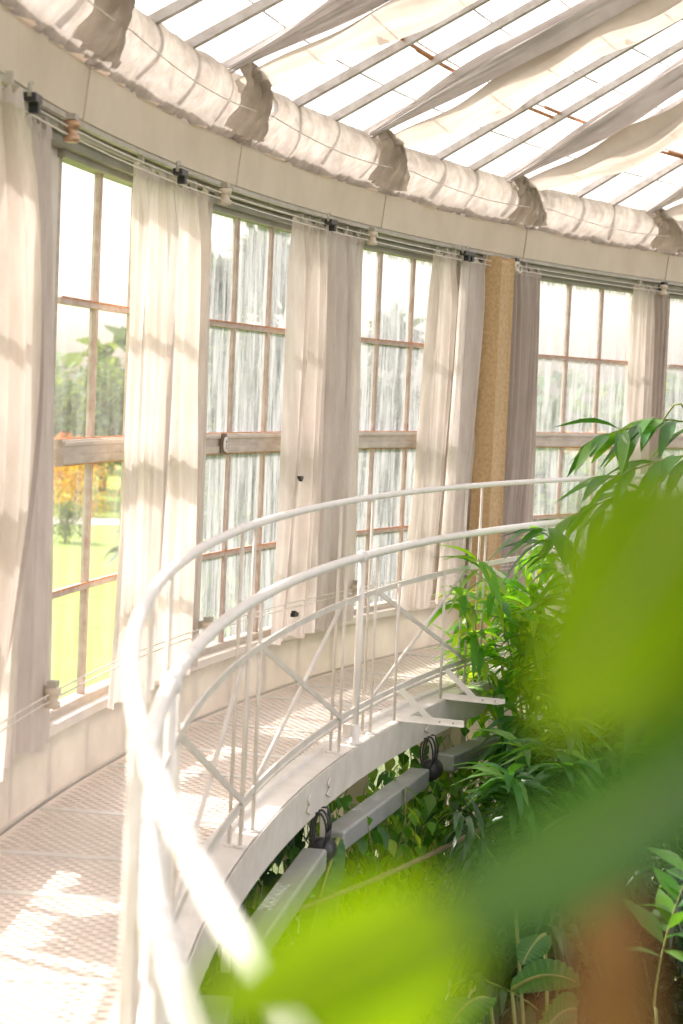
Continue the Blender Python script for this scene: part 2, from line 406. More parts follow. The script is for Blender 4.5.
# ------------------------------------------------------------------ roof
S = .531; ZR = 3.44; RR = 17.10
def roof(R, a, dz=0): return P(R, a, ZR + (RR-R)*S + dz)
ceil = sempty('ceiling', P(15, .5, 4), 'sloping glass roof on white glazing bars', 'glass roof')
RIN = 8.5
x = MB(); x.sheet(lambda u, v: roof(RR+.15-(RR+.15-RIN)*v, A0+(A1-A0)*u, .05), 60, 8); x.build('roof_glass', M['roofg'], ceil)
nr = 0
k0 = int((A0-SEAM0)/(DW/4)) ; k1 = int((A1-SEAM0)/(DW/4))
for k in range(k0, k1+1):
    a = SEAM0 + k*DW/4 + (.002 if k % 4 else 0)
    x = MB(); p, q = roof(RR+.1, a, 0), roof(RIN, a, 0)
    n_ = (q-p).normalized(); upn = n_.cross(tang(a)).normalized(); upn = upn if upn.z > 0 else -upn
    x.bar(p, q, .046, .045, upn)
    x.build('rafter', M['rafter'], ceil)
for j, (R, w) in enumerate([(15.2, .05), (13.0, .06), (10.8, .06)]):
    x = MB(); n = 90
    x.arc([(R, ZR+(RR-R)*S+.03), (R-w, ZR+(RR-R+w)*S+.03), (R-w, ZR+(RR-R+w)*S+.05), (R, ZR+(RR-R)*S+.05)], A0, A1, n); x.build('purlin', M['rafter'] , ceil)
# thin pane laps and rusty saddle bars
x = MB()
for j in range(26):
    R = 16.7-j*.33; x.arc([(R, ZR+(RR-R)*S+.052), (R-.006, ZR+(RR-R)*S+.052), (R-.006, ZR+(RR-R)*S+.060), (R, ZR+(RR-R)*S+.060)], A0, A1, 80)
x.build('pane_laps', M['track'], ceil)
rs = random.Random(3)
for k in range(k0, k1):
    if k % 4 in (1, 2):
        for R in (16.35-.0, 14.45, 12.4):
            a = SEAM0+k*DW/4+.002; R_ = R + rs.uniform(-.04,.04)
            x = MB(); x.tube([roof(R_, a-.018+i*.009, .02) for i in range(7)], .011, 6); x.build('rusty_bar', M['rust'], ceil)
for k in range(k0, k1):
    if k % 4 in (0, 3):
        for R in (16.4, 15.6, 14.2):
            x = MB(); c = roof(R, SEAM0+(k+.45)*DW/4, .03); x.box(c, Vector((.022,0,0)), Vector((0,.008,0)), Vector((0,0,.006))); x.box(c-Vector((0,0,.02)), Vector((.008,0,0)), Vector((0,.012,0)), Vector((0,0,.015))); x.build('roof_clip', M['black'], ceil)

# ------------------------------------------------------------------ hanging cloth along the cornice
def smooth(t): t = max(0, min(1, t)); return t*t*(3-2*t)
names_bay = {-1: 'creased cream cloth strip above the cornice at the top left corner', 0: 'glowing cream cloth strip above the cornice over the first window',
 1: 'cream cloth strip above the cornice over the second window', 2: 'cream cloth strip above the cornice over the third window',
 3: 'mottled cloth strip above the cornice over the stone pillar', 4: 'cloth strip above the cornice at the right edge'}
for bi in range(-3, 6):
    a, b = SEAM0+bi*DW, SEAM0+(bi+1)*DW
    sd = random.Random(50+bi); ph = [sd.uniform(0, 6.3) for _ in range(8)]
    def fn(u, v):
        aa = a + (b-a)*(u)
        edge = min(u, 1-u)
        g_ = 1-smooth(edge/.12)
        f = sum(sin(u*w_+p_+v*q_)*m_ for w_, p_, q_, m_ in ((38, ph[0], 3.5, .014), (61, ph[1], -5, .011), (97, ph[2], 4, .008), (19, ph[3], 5, .020), (140, ph[5], 9, .005)))
        f += g_*.03*sin(u*260+v*5)
        bulge = sin(pi*v**.8)*(.085+.02*sin(u*9+ph[4])) + f*(.35+.65*v)
        z = 3.505 - (3.505-3.19)*v - .02*sin(pi*u)*(v) + g_*-.01
        R = 16.99 + .075*v - bulge
        return P(R, aa, z)
    x = MB(); x.sheet(fn, 150, 14)
    t = thing('cornice_cloth', P(17, (a+b)/2, 3.19), names_bay.get(bi, 'cream cloth strip above the cornice'), 'cloth strip', 'cloth strips above the cornice')
    x.build('cloth', M['strip'], t, True)
    x = MB(); x.tube([P(16.90-.03*sin(pi*i/20), a+(b-a)*i/20, 3.33-.05*sin(pi*i/20)) for i in range(21)], .0035, 5)
    x.build('cord', M['wire'], t, True)

# ------------------------------------------------------------------ roof drapes at every seam
dl = {0: 'short bunched roof drape at the top left corner', 1: 'roof drape sagging over the first and second windows, nearest full one',
      2: 'long rolled roof drape meeting the cornice above the third window', 3: 'roof drape meeting the cornice above the stone pillar',
      4: 'roof drape at the right edge with its end at the fifth window'}
for k in range(-2, 6):
    a = SEAM0+k*DW; sd = random.Random(80+k); ph = [sd.uniform(0, 6.3) for _ in range(10)]
    t = thing('roof_drape', roof(16.9, a, -.35), dl.get(k, 'bunched roof drape on the glass roof'), 'roof drape', 'drapes bunched along the glass roof')
    Lr = 7.6
    def sag(u, v):          # u along the slope, v across
        R = 16.93 - Lr*u
        g0 = smooth(u/.11)
        w = .16 + .36*g0 + .06*sin(u*9+ph[0]) *g0+ .03*sin(u*23+ph[1])*g0
        depth = (.10+.17*g0 + .06*sin(u*11+ph[2])*g0+ .03*sin(u*31+ph[3])*g0)
        d = -.05 - depth*sin(pi*min(1, .12+v*.86))**.7 - (1-g0)*.02*v
        d += (.014*sin(v*22+u*14+ph[4]) + .012*sin(v*40+u*31+ph[5]) + .012*sin(u*70+v*6))*(.4+g0)
        return roof(R, a, d) + tang(a)*(-.56+w*v+.10*(1-g0)*v)
    x = MB(); x.sheet(sag, 150, 26); x.build('sagging_cloth', M['swag'], t, True)
    def rl(u, v):
        R = 16.95 - Lr*u; g0 = smooth(u/.12)
        w = .07+.25*g0 + .04*sin(u*8+ph[6])*g0; th = v*2*pi
        rr = 1 + .22*sin(5*th+u*9+ph[7]) + .14*sin(9*th-u*17+ph[8]) + .06*sin(17*th+u*40)
        return roof(R, a, -.035-.055*g0 - .03*sin(u*14+ph[6])*g0 + .065*(.3+.7*g0)*rr*sin(th)) + tang(a)*(-.56-w*.35+.5*w*rr*cos(th))
    x = MB(); x.sheet(rl, 130, 60); x.build('rolled_cloth', M['roll'], t, True)
    def tail(u, v):         # gathered tail falling over the cornice strip, tied to its seam
        q = (v-.5)*2; w = .04 + .27*u**1.1
        fold = .030*sin(q*14+ph[9]+u*2)+.018*sin(q*27+u*3)+.012*sin(u*19+q*9)
        out = .10*sin(pi*u**.8)*(1-.6*abs(q))
        return P(16.93-.03+.11*u*u-out+fold*(1-.4*u), a, 3.53-.34*u+.03*abs(q)*u) + tang(a)*(w*q - .56 + .42*u)
    x = MB(); x.sheet(tail, 20, 70); x.build('gathered_tail', M['tail'], t, True)

# ------------------------------------------------------------------ curtains
RCU = 17.12
def curtain(name_label, top, mid, bot, seed, R=RCU, folds=7, amp=.034, material='curtain', ztop=2.875, zbot=.345, group='window curtains', tied=0, thick=1):
    sd = random.Random(seed); ph = [sd.uniform(0, 6.3) for _ in range(8)]
    t = thing('curtain', P(R, (bot[0]+bot[1])/2, zbot), name_label, 'curtain', group)
    def ed(v):       # edges by height, v 0 top .. 1 bottom; quadratic through the middle
        l = []
        for i in (0, 1):
            A, B, D = top[i], mid[i], bot[i]; B2 = 2*B - .5*(A+D); l.append((1-v)**2*A + 2*v*(1-v)*B2 + v*v*D)
        return l
    def fn(u, v):
        l, r = ed(v); uu = u + .025*sin(u*19+ph[0]+v*2)
        a = l + (r-l)*uu
        k = .5 + .5*smooth(v/.12)
        ou = min(u, 1-u)
        f = sin(2*pi*folds*u + ph[1] + .9*sin(v*2.6+ph[2])) * (.75+.4*sin(u*11+ph[3]))
        f2 = sin(2*pi*folds*2.3*u + ph[4]+v*2.2)*.34 + .9*sin(2*pi*1.3*u+ph[5]+v*1.5)
        z = ztop - (ztop-zbot)*v + .02*sin(2*pi*folds*u+ph[6])*(v < .02) + .012*sin(u*17+ph[7])*(v > .98)
        return P(R - amp*k*(f+f2) - .02*tied*sin(pi*v), a, z)
    x = MB(); nu = int(folds*16); x.sheet(fn, nu, 46); x.build('cloth', M[material], t, True)
    x = MB(); x.sheet(lambda u, v: fn(u, .0+v*.02) + radial(top[0])*.006, nu, 2)
    x.build('heading_tape', M['curtain'], t, True)
    n = max(3, folds//2)
    for i in range(n):
        x = MB(); c = fn((i+.5)/n, 0); x.box(c + Vector((0,0,.018)), tang(top[0])*.010, radial(top[0])*.014, Vector((0,0,.022))); x.build('track_runner', M['track'], t)
    return t
curtain('grey shaded curtain at the far left edge, drawn back in a curve', (.385,.4245), (.385,.4530), (.380,.400), 1, R=17.05, folds=7, material='curtaing', amp=.035)
curtain('pale curtain at the left edge of the first window, behind the grey one', (.425,.4615), (.430,.4690), (.418,.4725), 2, folds=6, amp=.022)
curtain('curtain along the right side of the first window', (.534,.566), (.5329,.567), (.5275,.567), 3, folds=7, amp=.03)
curtain('curtain touching the left side of the second window', (.566,.608), (.565,.613), (.566,.611), 4, folds=6, amp=.034)
curtain('curtain along the right side of the second window with a black clip', (.686,.712), (.684,.712), (.676,.706), 5, folds=6)
curtain('wide bright curtain touching the left side of the third window', (.712,.756), (.714,.7558), (.712,.7563), 6, folds=6, amp=.03)
curtain('curtain along the right side of the third window', (.8208,.8445), (.8178,.842), (.8105,.836), 7, folds=6)
curtain('narrow curtain just left of the ochre stone pillar', (.8455,.8765), (.844,.872), (.839,.862), 8, folds=4, amp=.02)
curtain('curtain between the stone pillar and the fourth window', (.892,.928), (.890,.9315), (.880,.929), 9, folds=7, material='curtaing')
curtain('pale curtain along the right side of the fourth window', (1.0206,1.0375), (1.0195,1.0375), (1.018,1.0365), 10, folds=4)
curtain('greyer curtain at the left side of the fifth window', (1.037,1.0537), (1.0375,1.052), (1.037,1.051), 11, folds=5, material='curtaing')
curtain('curtain', (.312,.335), (.312,.335), (.312,.335), 12, folds=5)
curtain('curtain', (1.158,1.20), (1.157,1.2), (1.157,1.2), 13, folds=6)
for o in list(C.objects):
    if o.get('label') == 'curtain': o['label'] = 'long curtain beside a window outside the frame of the photograph'

# wires, pulleys
def wire(label, R, z, a, b):
    x = MB()
    n = 60
    x.tube([P(R, a+(b-a)*i/n, z) for i in range(n+1)], .0035, 6)
    return tag(x.build('curtain_wire', M['wire'], smooth=True), label, 'wire', 'curtain wires')
wire('upper of the two thin wires at the window heads', 17.065, 2.885, .30, 1.25)
wire('lower of the two thin wires at the window heads', 17.065, 2.852, .30, 1.25)
wire('upper of the two thin wires near the window sills', 17.065, .575, .30, 1.25)
wire('lower of the two thin wires near the window sills', 17.065, .545, .30, 1.25)
pw = ['left of the first window', 'between the first and second windows', 'between the second and third windows', 'by the stone pillar', 'left of the fifth window']
for i, a in enumerate((.4685, .6105, .7545, .897, 1.045)):
    for z, wh in ((2.868, 'head'), (.56, 'sill')):
        if wh == 'sill' and i > 2: continue
        T = tang(a); Rd = radial(a); c = P(17.055, a, z)
        t = thing('wire_pulley', c-Vector((0,0,.05)), 'small wire guide block at %s height %s' % (wh, pw[i]), 'pulley', 'wire guide blocks')
        x = MB(); x.lathe(c-T*.045, [(.020,0),(.030,.008),(.030,.03),(.022,.034),(.022,.055),(.030,.06),(.030,.085),(.018,.09)] if 0 else [(.020,-.045),(.034,-.04),(.034,-.018),(.024,-.014),(.024,.012),(.034,.016),(.034,.04),(.018,.046)], 16, Vector((0,0,1)) ); x.build('spool', M['brass'] if wh == 'head' and i < 1 else M['cream'], t, True)
        x = MB(); x.box(c - Rd*.035 + Vector((0,0,.02)), T*.04, Rd*.025, Vector((0,0,.02))); x.box(c-T*.045+Vector((0,0,.058)), T*.025, Rd*.02, Vector((0,0,.012)))
        x.build('clamp', M['track'] if wh == 'sill' else M['black'] if i > 2 else M['track'], t)
for i, a in enumerate((.428, .5625, .7085, .8425, .8465)):
    T = tang(a); Rd = radial(a); c = P(17.04, a, 2.90)
    t = thing('curtain_clamp', c-Vector((0,0,.04)), 'dark metal clamp on the curtain track ' + ['at the far left edge','above the curtain right of the first window','above the curtain right of the second window','above the curtain right of the third window','above the narrow curtain by the stone pillar'][i], 'clamp', 'curtain track clamps')
    x = MB(); x.box(c, T*.05, Rd*.025, Vector((0,0,.016))); x.box(c+T*.03-Vector((0,0,.03)), T*.018, Rd*.02, Vector((0,0,.022))); bevel(x.build('jaw', M['black'], t), .004)
    x = MB(); x.tube([c-T*.05, c-T*.05+Vector((0,0,.045)), c-T*.02+Vector((0,0,.05))], .008, 8); x.build('lever', M['track'], t, True)
x = MB(); c = P(17.04, .689, .505); x.box(c, tang(.7)*.03, radial(.7)*.015, Vector((0,0,.012))); x.box(c-tang(.7)*.01+Vector((0,0,.014)), tang(.7)*.012, radial(.7)*.012, Vector((0,0,.01)))
tag(x.build('cloth_clip', M['black']), 'black clip at the foot of the curtain right of the second window', 'clip')
x = MB(); c = P(17.05, .6905, 1.335); x.box(c, tang(.7)*.022, radial(.7)*.012, Vector((0,0,.01))); x.box(c+tang(.7)*.01-Vector((0,0,.012)), tang(.7)*.008, radial(.7)*.01, Vector((0,0,.01)))
tag(x.build('cloth_clip', M['black']), 'tiny black clip halfway up the curtain right of the second window', 'clip')

# ------------------------------------------------------------------ railing
RL, RU, ZU = 16.245, 16.285, 1.30
rl_ = thing('gallery_railing', P(RL, .5, 0), 'curved white tubular railing with crossed braces along the walkway edge', 'railing')
ra, rb = .006, 1.36
def arcpts(R, z, a, b, n): return [P(R, a+(b-a)*i/n, z) for i in range(n+1)]
x = MB(); x.tube(arcpts(RU, ZU, ra, rb, 200), .0175, 16); x.build('upper_handrail', M['rail'], rl_, True)
x = MB(); x.tube(arcpts(RL, 1.0, ra, rb, 200), .023, 16); x.build('lower_handrail', M['rail'], rl_, True)
for (nm, z, h) in (('top_band', .786, .030), ('bottom_band', .186, .030)):
    x = MB(); x.rect(RL-.005, RL+.005, z-h/2, z+h/2, ra, rb, 160); x.build(nm, M['steel'], rl_)
x = MB(); x.tube(arcpts(RL+.012, .148, ra, rb, 160), .010, 8); x.build('toe_rail', M['steel'], rl_, True)
PO = [.6141-.2815*2, .6141-.2815, .6141, .6141+.2815, .6141+.563]
nodes = []
for p in PO:
    nodes += [(p-.0195, p+.0195, True), (p+.1408-.0085-.0005, p+.1408+.0085, False)]
for i, p in enumerate(PO):
    x = MB(); x.tube([P(RL, p, 0), P(RL, p, .99)], .019, 14); x.lathe(P(RL, p, 0), [(.045,0),(.045,.008),(.026,.012),(.026,.10),(.021,.104)], 16)
    x.build('post', M['rail'], rl_, True)
    x = MB(); x.lathe(P(RL, p, 1.0), [(.012,-.035),(.026,-.025),(.033,0),(.026,.025),(.012,.035)], 16); x.build('ball_joint', M['rail'], rl_, True)
    x = MB(); x.box(P(RL+.03, p-.0025, .075), radial(p)*-.02, tang(p)*.018, Vector((0,0,.035))); x.build('post_clamp', M['steel'], rl_)
for (a, b, isp) in nodes:
    for q in (a, b):
        x = MB(); x.tube([P(RL, q, 0.006), P(RL, q, .995)], .0085, 8); x.build('upright', M['steel'], rl_, True)
        x = MB(); x.tube([P(RU+.008, q+.0008, 0.006), P(RU, q, ZU)], .0085, 8); x.build('tall_upright', M['steel'], rl_, True)
        x = MB(); x.lathe(P(RL, q, 0), [(.028,0),(.028,.006),(.012,.010)], 10); x.build('foot_plate', M['plate'], rl_, True)
        x = MB(); x.lathe(P(RU+.008, q+.0008, 0), [(.026,0),(.026,.006),(.012,.010)], 10)
        x.build('foot_plate', M['plate'], rl_, True)
for i in range(len(nodes)-1):
    a, b = nodes[i][1], nodes[i+1][0]
    x = MB(); nseg = 5
    x.bar(P(RL-.008, a, .786), P(RL-.008, b, .186), .008, .026)
    x.build('brace', M['steel'], rl_)
    x = MB(); x.tube([P(RL+.010, a, .186), P(RL+.010, b, .786)], .010, 8); x.build('brace', M['steel'], rl_, True)
for a in (.363,.372,.205,.215,.235,.165,.172):
    x = MB(); x.tube([P(RL, a, 1.0), P(RL, a+.0012, 1.0)], .0255, 16); x.build('rail_collar', M['rail'], rl_, True)

# L-shaped steel brackets
for a, lab in ((.6565, 'white L shaped steel bracket hung off the railing, nearer of the two'), (.7125, 'white L shaped steel bracket hung off the railing, farther of the two')):
    t = thing('support_bracket', P(16.2, a, .0), lab, 'bracket', 'steel brackets outside the railing')
    b_ = a+.006
    x = MB(); x.tube([P(16.215, a, .02), P(16.215, a-.001, .80)], .0085, 8); x.build('rod', M['steel'], t, True)
    x = MB(); x.bar(P(16.225, b_, .022), P(15.83, b_, .022), .008, .036); x.bar(P(16.225, b_, .006), P(15.83, b_, .006), .035, .006); x.build('arm', M['rail'], t)
    x = MB(); x.bar(P(16.215, b_, .185), P(16.03, b_, .03), .005, .034, tang(a)*-1+Vector((0,0,.01)) if 0 else Vector((0,0,1))); x.build('gusset', M['rail'], t)
    for R in (15.89, 15.97):
        x = MB(); x.lathe(P(R, b_-.0003, .022)-tang(a)*.008, [(.006,0),(.006,.004)], 8, tang(a)); x.build('bolt', M['track'], t)

# ------------------------------------------------------------------ boxes and motors under the walkway
bx = [(.305, .412, 'grey box tube under the walkway beside the blurred handrail at the bottom'), (.440, .553, 'grey box tube under the walkway edge, nearest, striped with sunlight'), (.577, .686, 'grey box tube under the walkway edge, middle one'), (.716, .826, 'grey box tube under the walkway edge, farthest one in view'), (.855,.965,'grey box tube under the walkway edge hidden in the foliage')]
for a, b, lab in bx:
    x = MB(); p, q = P(16.185, a, -.385), P(16.185, b, -.385)
    x.bar(p, q, .12, .105); o = x.build('box_tube', M['grey']); bevel(o, .012)
    tag(o, lab, 'tube', 'grey box tubes under the walkway')
for i, a in enumerate((.5645, .7005, .8405, .426)):
    c = P(16.19, a, -.385); T = tang(a)
    t = thing('shade_motor', c-Vector((0,0,.07)), 'black motor with looped cable between the grey tubes, %s' % ['nearest one','second one along','third one along','lowest, by the handrail'][i], 'motor', 'black motors between the grey tubes')
    x = MB(); x.lathe(c-T*.09, [(.03,0),(.062,.01),(.066,.06),(.066,.13),(.05,.15),(.03,.18)], 18, T); x.build('housing', M['black'], t, True)
    x = MB()
    for w in range(3):
        cc = c+Vector((0,0,.11))+T*(-.10+w*.045)
        x.tube([cc + radial(a)*(.04*cos(s_)) + T*(.02*sin(s_)*(w-1)) + Vector((0,0,.10*sin(s_))) for s_ in [j*2*pi/20 for j in range(21)]], .006, 6)
    x.build('cable_loop', M['black'], t, True)
    x = MB(); x.bar(c+Vector((0,0,.05)), c+Vector((0,0,.205)), .03, .012, T); x.build('hanger', M['steel'], t)
hl = ['nearest', 'second', 'third', 'fourth']
for i, a in enumerate((.5455, .5715, .6945, .836)):
    x = MB(); c = P(16.197, a, -.10); x.tube([c+tang(a)*(.03*cos(s_)*(1 if j < 8 else .6))+Vector((0,0,-.05+.007*j)) for j, s_ in enumerate([k*.9 for k in range(15)])], .005, 6)
    tag(x.build('cable_hook', M['steel'], smooth=True), 'coiled wire hook on the walkway beam, %s one from the railing foot' % hl[i], 'hook', 'wire hooks on the walkway beam')
# column under the deck
t = thing('iron_column', P(16.15, .752, -5), 'cream column standing under the walkway behind the climber', 'column')
x = MB(); x.lathe(P(16.55, .765, -5.0), [(.22,0),(.22,.25),(.15,.3),(.115,.4),(.10,2.0),(.10,3.6),(.11,4.35),(.14,4.55),(.14,4.8)], 24); x.build('shaft', M['cream'], t, True)
x = MB(); x.lathe(P(16.55, .765, -1.55), [(.11,0),(.16,.04),(.16,.09),(.12,.13),(.135,.16),(.11,.2)], 24); x.build('collar_ring', M['cream'], t, True)
x = MB(); x.bar(P(16.42,.765,-.25), P(16.42,.765,-.62), .09, .16, radial(.765)); x.build('corbel', M['cream'], t)
t = thing('iron_column', P(16.6, .95, -5), 'cream column half hidden by foliage at the right of the walkway', 'column')
x = MB(); x.lathe(P(16.6, .98, -5.0), [(.22,0),(.22,.25),(.15,.3),(.115,.4),(.10,2.0),(.10,3.6),(.11,4.35),(.14,4.55),(.14,4.8)], 24); x.build('shaft', M['cream'], t, True)
# dark stick
s0, s1 = pxl(255, 925, 8.6), pxl(520, 808, 11.4)
x = MB(); x.tube([s0.lerp(s1, i/10)+Vector((0,0,-.04*sin(pi*i/10))) for i in range(11)], .014, 8)
o = x.build('bamboo_pole', M['bark'], smooth=True); tag(o, 'thin dark pole slung diagonally below the grey tubes', 'pole')

# ------------------------------------------------------------------ plants
def jit(r, s): return Vector((r.uniform(-s,s), r.uniform(-s,s), r.uniform(-s,s)))
def spray(mb, stem, pts, n, Ln, W, r, t0=.25, droop=.9, rad=.008, spread=1.0, seg=5, cluster=1):
    # arching stem through pts, leaves along it from t0
    k = len(pts)-1
    def at(t):
        f = t*k; i = min(int(f), k-1); f -= i
        p0 = pts[max(i-1,0)]; p1 = pts[i]; p2 = pts[i+1]; p3 = pts[min(i+2,k)]
        return .5*((2*p1)+(p2-p0)*f+(2*p0-5*p1+4*p2-p3)*f*f+(3*p1-p0-3*p2+p3)*f**3)
    S_ = [at(i/24) for i in range(25)]
    stem.tube(S_, [rad*(1-.75*i/24) for i in range(25)], 6)
    for j in range(n):
        t = t0+(1-t0)*(j+r.random()*.6)/n; t = min(t, .999)
        p = at(t); d = (at(min(1, t+.02))-at(max(0, t-.02))).normalized()
        side = d.cross(Vector((0,0,1)))
        if side.length < .05: side = Vector((1,0,0))
        side.normalize()
        for c in range(cluster):
            sg = 1 if (j+c) % 2 else -1
            dd = (d*r.uniform(.3,.9) + side*sg*r.uniform(.4,1.1)*spread + Vector((0,0,r.uniform(-.5,.35))) + jit(r,.35)).normalized()
            l = Ln*r.uniform(.65,1.15); nn = Vector((0,0,1))+jit(r,.45)
            mb.leaf(p, dd, nn, l, W*r.uniform(.8,1.2), droop*r.uniform(.6,1.3), .28, seg)
def plant(name, label, cat, root, paths, n, Ln, W, material, seed, t0=.25, droop=.9, rad=.012, spread=1, cluster=1, stemm='stem', group=None):
    r = random.Random(seed); lf = MB(); st = MB()
    for pth in paths: spray(lf, st, pth, n, Ln, W, r, t0, droop, rad, spread, 5, cluster)
    t = thing(name, root, label, cat, group)
    st.build('stems', M[stemm], t, True); lf.build('leaves', M[material], t, True)
    return t
def culms(root, tips, r, wob=.25):
    out = []
    for tip in tips:
        b = root + Vector((r.uniform(-.3,.3), r.uniform(-.3,.3), 0)); m_ = b.lerp(tip, .55); m_.z += abs(tip.z-b.z)*.22
        out.append([b, b.lerp(m_, .5)+jit(r,.08), m_, m_.lerp(tip, .6)+Vector((0,0,.12))+jit(r,.06), tip])
    return out
r = random.Random(11)
def tipsin(x0, y0, x1, y1, d0, d1, n): return [pxl(r.uniform(x0,x1), r.uniform(y0,y1), r.uniform(d0,d1)) for _ in range(n)]

# A: bright bamboo right against the railing
root = P(15.55, .80, -5)
plant('bamboo_palm', 'bright leafy bamboo pushing through the railing near the stone pillar', 'bamboo', root,
      culms(root, tipsin(458,528,565,655,11.9,12.9,13), r), 20, .34, .062, 'bamy', 21, .62, 1.3, cluster=2)
root = P(15.2, .86, -5)
plant('bamboo_palm', 'dark bamboo with long drooping leaves in front of the railing at right', 'bamboo', root,
      culms(root, tipsin(530,520,660,700,11.2,12.6,15), r), 20, .40, .075, 'bam', 22, .62, 1.5, cluster=2)
# B: arching sprays over the right top
root = P(14.6, .93, -5)
pp = []
for tp, mid_ in (((600,436,11.0),(655,425,11.2)), ((650,418,11.2),(700,425,11.4)), ((610,478,10.8),(690,455,11)), ((572,516,11.4),(640,490,11.4))):
    t1 = pxl(*tp); m1 = pxl(*mid_); b = root+jit(r,.3); b.z = -5
    pp.append([b, b.lerp(m1,.5)+Vector((0.3,0,.4)), m1+Vector((.25,-.1,-.12)), m1, t1])
plant('bamboo_palm', 'arching bamboo spray reaching over the railing at the right edge', 'bamboo', root, pp, 13, .40, .085, 'bam', 23, .74, .8, cluster=1)
# C: mass of bamboo beneath
root = P(15.0, .74, -5)
plant('bamboo_palm', 'dark bamboo mass hanging below the end of the walkway', 'bamboo', root,
      culms(root, tipsin(490,690,640,800,10.6,12.2,26), r), 26, .36, .06, 'bam', 24, .6, 1.6, cluster=2)
root = P(14.2, .72, -5)
plant('bamboo_palm', 'dense narrow leaved bamboo in the lower right shadow', 'bamboo', root,
      culms(root, tipsin(450,800,683,1000,9.8,11.5,46), r), 26, .30, .042, 'dark', 25, .55, 1.7, cluster=2)
root = P(13.9, .80, -5)
plant('bamboo_palm', 'bamboo clump behind the blurred leaves at the right edge', 'bamboo', root,
      culms(root, tipsin(600,560,720,780,11.0,13.0,24), r), 24, .36, .06, 'bam', 26, .6, 1.5, cluster=2)
# D: single arching stem bottom right
b = pxl(655, 1080, 7.5)
tps = [b, pxl(655,1000,7.5), pxl(668,930,7.5), pxl(690,870,7.5)]
root = Vector((b.x, b.y, -5))
plant('ginger_plant', 'upright yellow stem with paired broad leaves in the bottom right corner', 'plant', root, [[root, root.lerp(b,.5), b]+tps[1:]], 18, .22, .07, 'bam', 31, .72, .8, rad=.010)

# climber hanging from the walkway beam
def climber(label, a_list, ztop, length, seed, mt, Rb=16.28, Ln=.105, cnt=24):
    r = random.Random(seed); lf = MB(); st = MB(); root = P(Rb, sum(a_list)/len(a_list), -5)
    t = thing('climbing_vine', root, label, 'vine')
    for a in a_list:
        p = P(Rb+r.uniform(-.2,.25), a, ztop + r.uniform(-.25,.05)); pts = []
        l = length*r.uniform(.6,1.1); n = 14; drift = jit(r,.25)
        for i in range(n+1): pts.append(p + Vector((0,0,-l*i/n)) + drift*(i/n) + Vector((.04*sin(i*1.1+a*50), .04*cos(i*.9+a*70), 0)))
        st.tube(pts, .0025, 5)
        for j in range(cnt):
            f = j/cnt*n; i = min(int(f), n-1); q = pts[i].lerp(pts[i+1], f-i)
            an = r.uniform(0, 6.28); dd = Vector((cos(an), sin(an), -.7+r.uniform(-.3,.3)))
            lf.leaf(q, dd, Vector((cos(an), sin(an), .8))+jit(r,.4), Ln*r.uniform(.7,1.5), Ln*r.uniform(.55,.75), .9, .2, 5, .36)
    stems = st.build('stems', M['stem'], t, True); lf.build('leaves', M[mt], t, True)
r2 = random.Random(5)
climber('leafy climber hanging below the walkway beam in front of the cream column', [r2.uniform(.60,.76) for _ in range(80)], -.30, 2.6, 41, 'ivy')
climber('darker climber under the walkway beside the nearest black motor', [r2.uniform(.50,.64) for _ in range(60)], -.35, 2.8, 42, 'dark', Rb=16.6, Ln=.12)
climber('bright ovate climber leaves trailing behind the middle grey tube', [r2.uniform(.62,.76) for _ in range(40)], -.45, 2.4, 43, 'bamy', Rb=16.30, Ln=.11, cnt=18)
climber('dark vine trailing at the right of the cream column', [r2.uniform(.78,.92) for _ in range(46)], -.35, 3.2, 44, 'dark', Rb=16.0, Ln=.12)

# banana leaves
def blade(mb, rib, base, tip, W, side, n=26, bend=.15, tear=.0, r=None):
    m_ = base.lerp(tip, .5) + Vector((0,0,bend)); pts = []
    for i in range(n+1):
        t = i/n; pts.append((1-t)**2*base + 2*t*(1-t)*(2*m_-.5*(base+tip)) + t*t*tip)
    def fn(u, v):
        i = min(int(u*n), n-1); f = u*n-i; p = pts[i].lerp(pts[i+1], f); d = (pts[i+1]-pts[i]).normalized()
        s = (side - d*side.dot(d)).normalized(); nn = s.cross(d)
        w = W*.5*(sin(pi*min(1, u*.96+.04))**.55); q = (v-.5)*2
        return p + s*(w*q) + nn*(abs(q)*w*.22 + .012*sin(u*70)*abs(q))
    mb.sheet(fn, 60, 10); rib.tube(pts, [.012*(1-.8*i/n) for i in range(n+1)], 6)
def broad(name, label, cat, root, leaves, material, rad=.03):
    t = thing(name, root, label, cat)
    st = MB()
    for (b, tp, W, sd, bend) in leaves:
        st.tube([root, root.lerp(b, .6)+Vector((0,0,.15)), b], [rad, rad*.7, rad*.4], 8)
        x = MB(); rb_ = MB(); blade(x, rb_, b, tp, W, sd, bend=bend); o = x.build('leaf', M[material], t, True); rb_.build('midrib', M['stem'], o, True)
    st.build('stalks', M['stem'], t, True)
root = P(16.0, .56, -5)
broad('banana_plant', 'banana plant with one long pale leaf hanging below the nearest grey tube', 'banana plant', root,
      [(pxl(338,838,9.6), pxl(305,955,9.2), .17, rt, .03), (pxl(270,950,9.6), pxl(215,1050,9.0), .26, rt*.8+fw*.5, .15), (pxl(330,960,10.0), pxl(400,1040,9.8), .24, up, .15), (pxl(262,880,10.2), pxl(236,985,9.9), .18, rt, .06)], 'ban')
root = P(14.9, .62, -5)
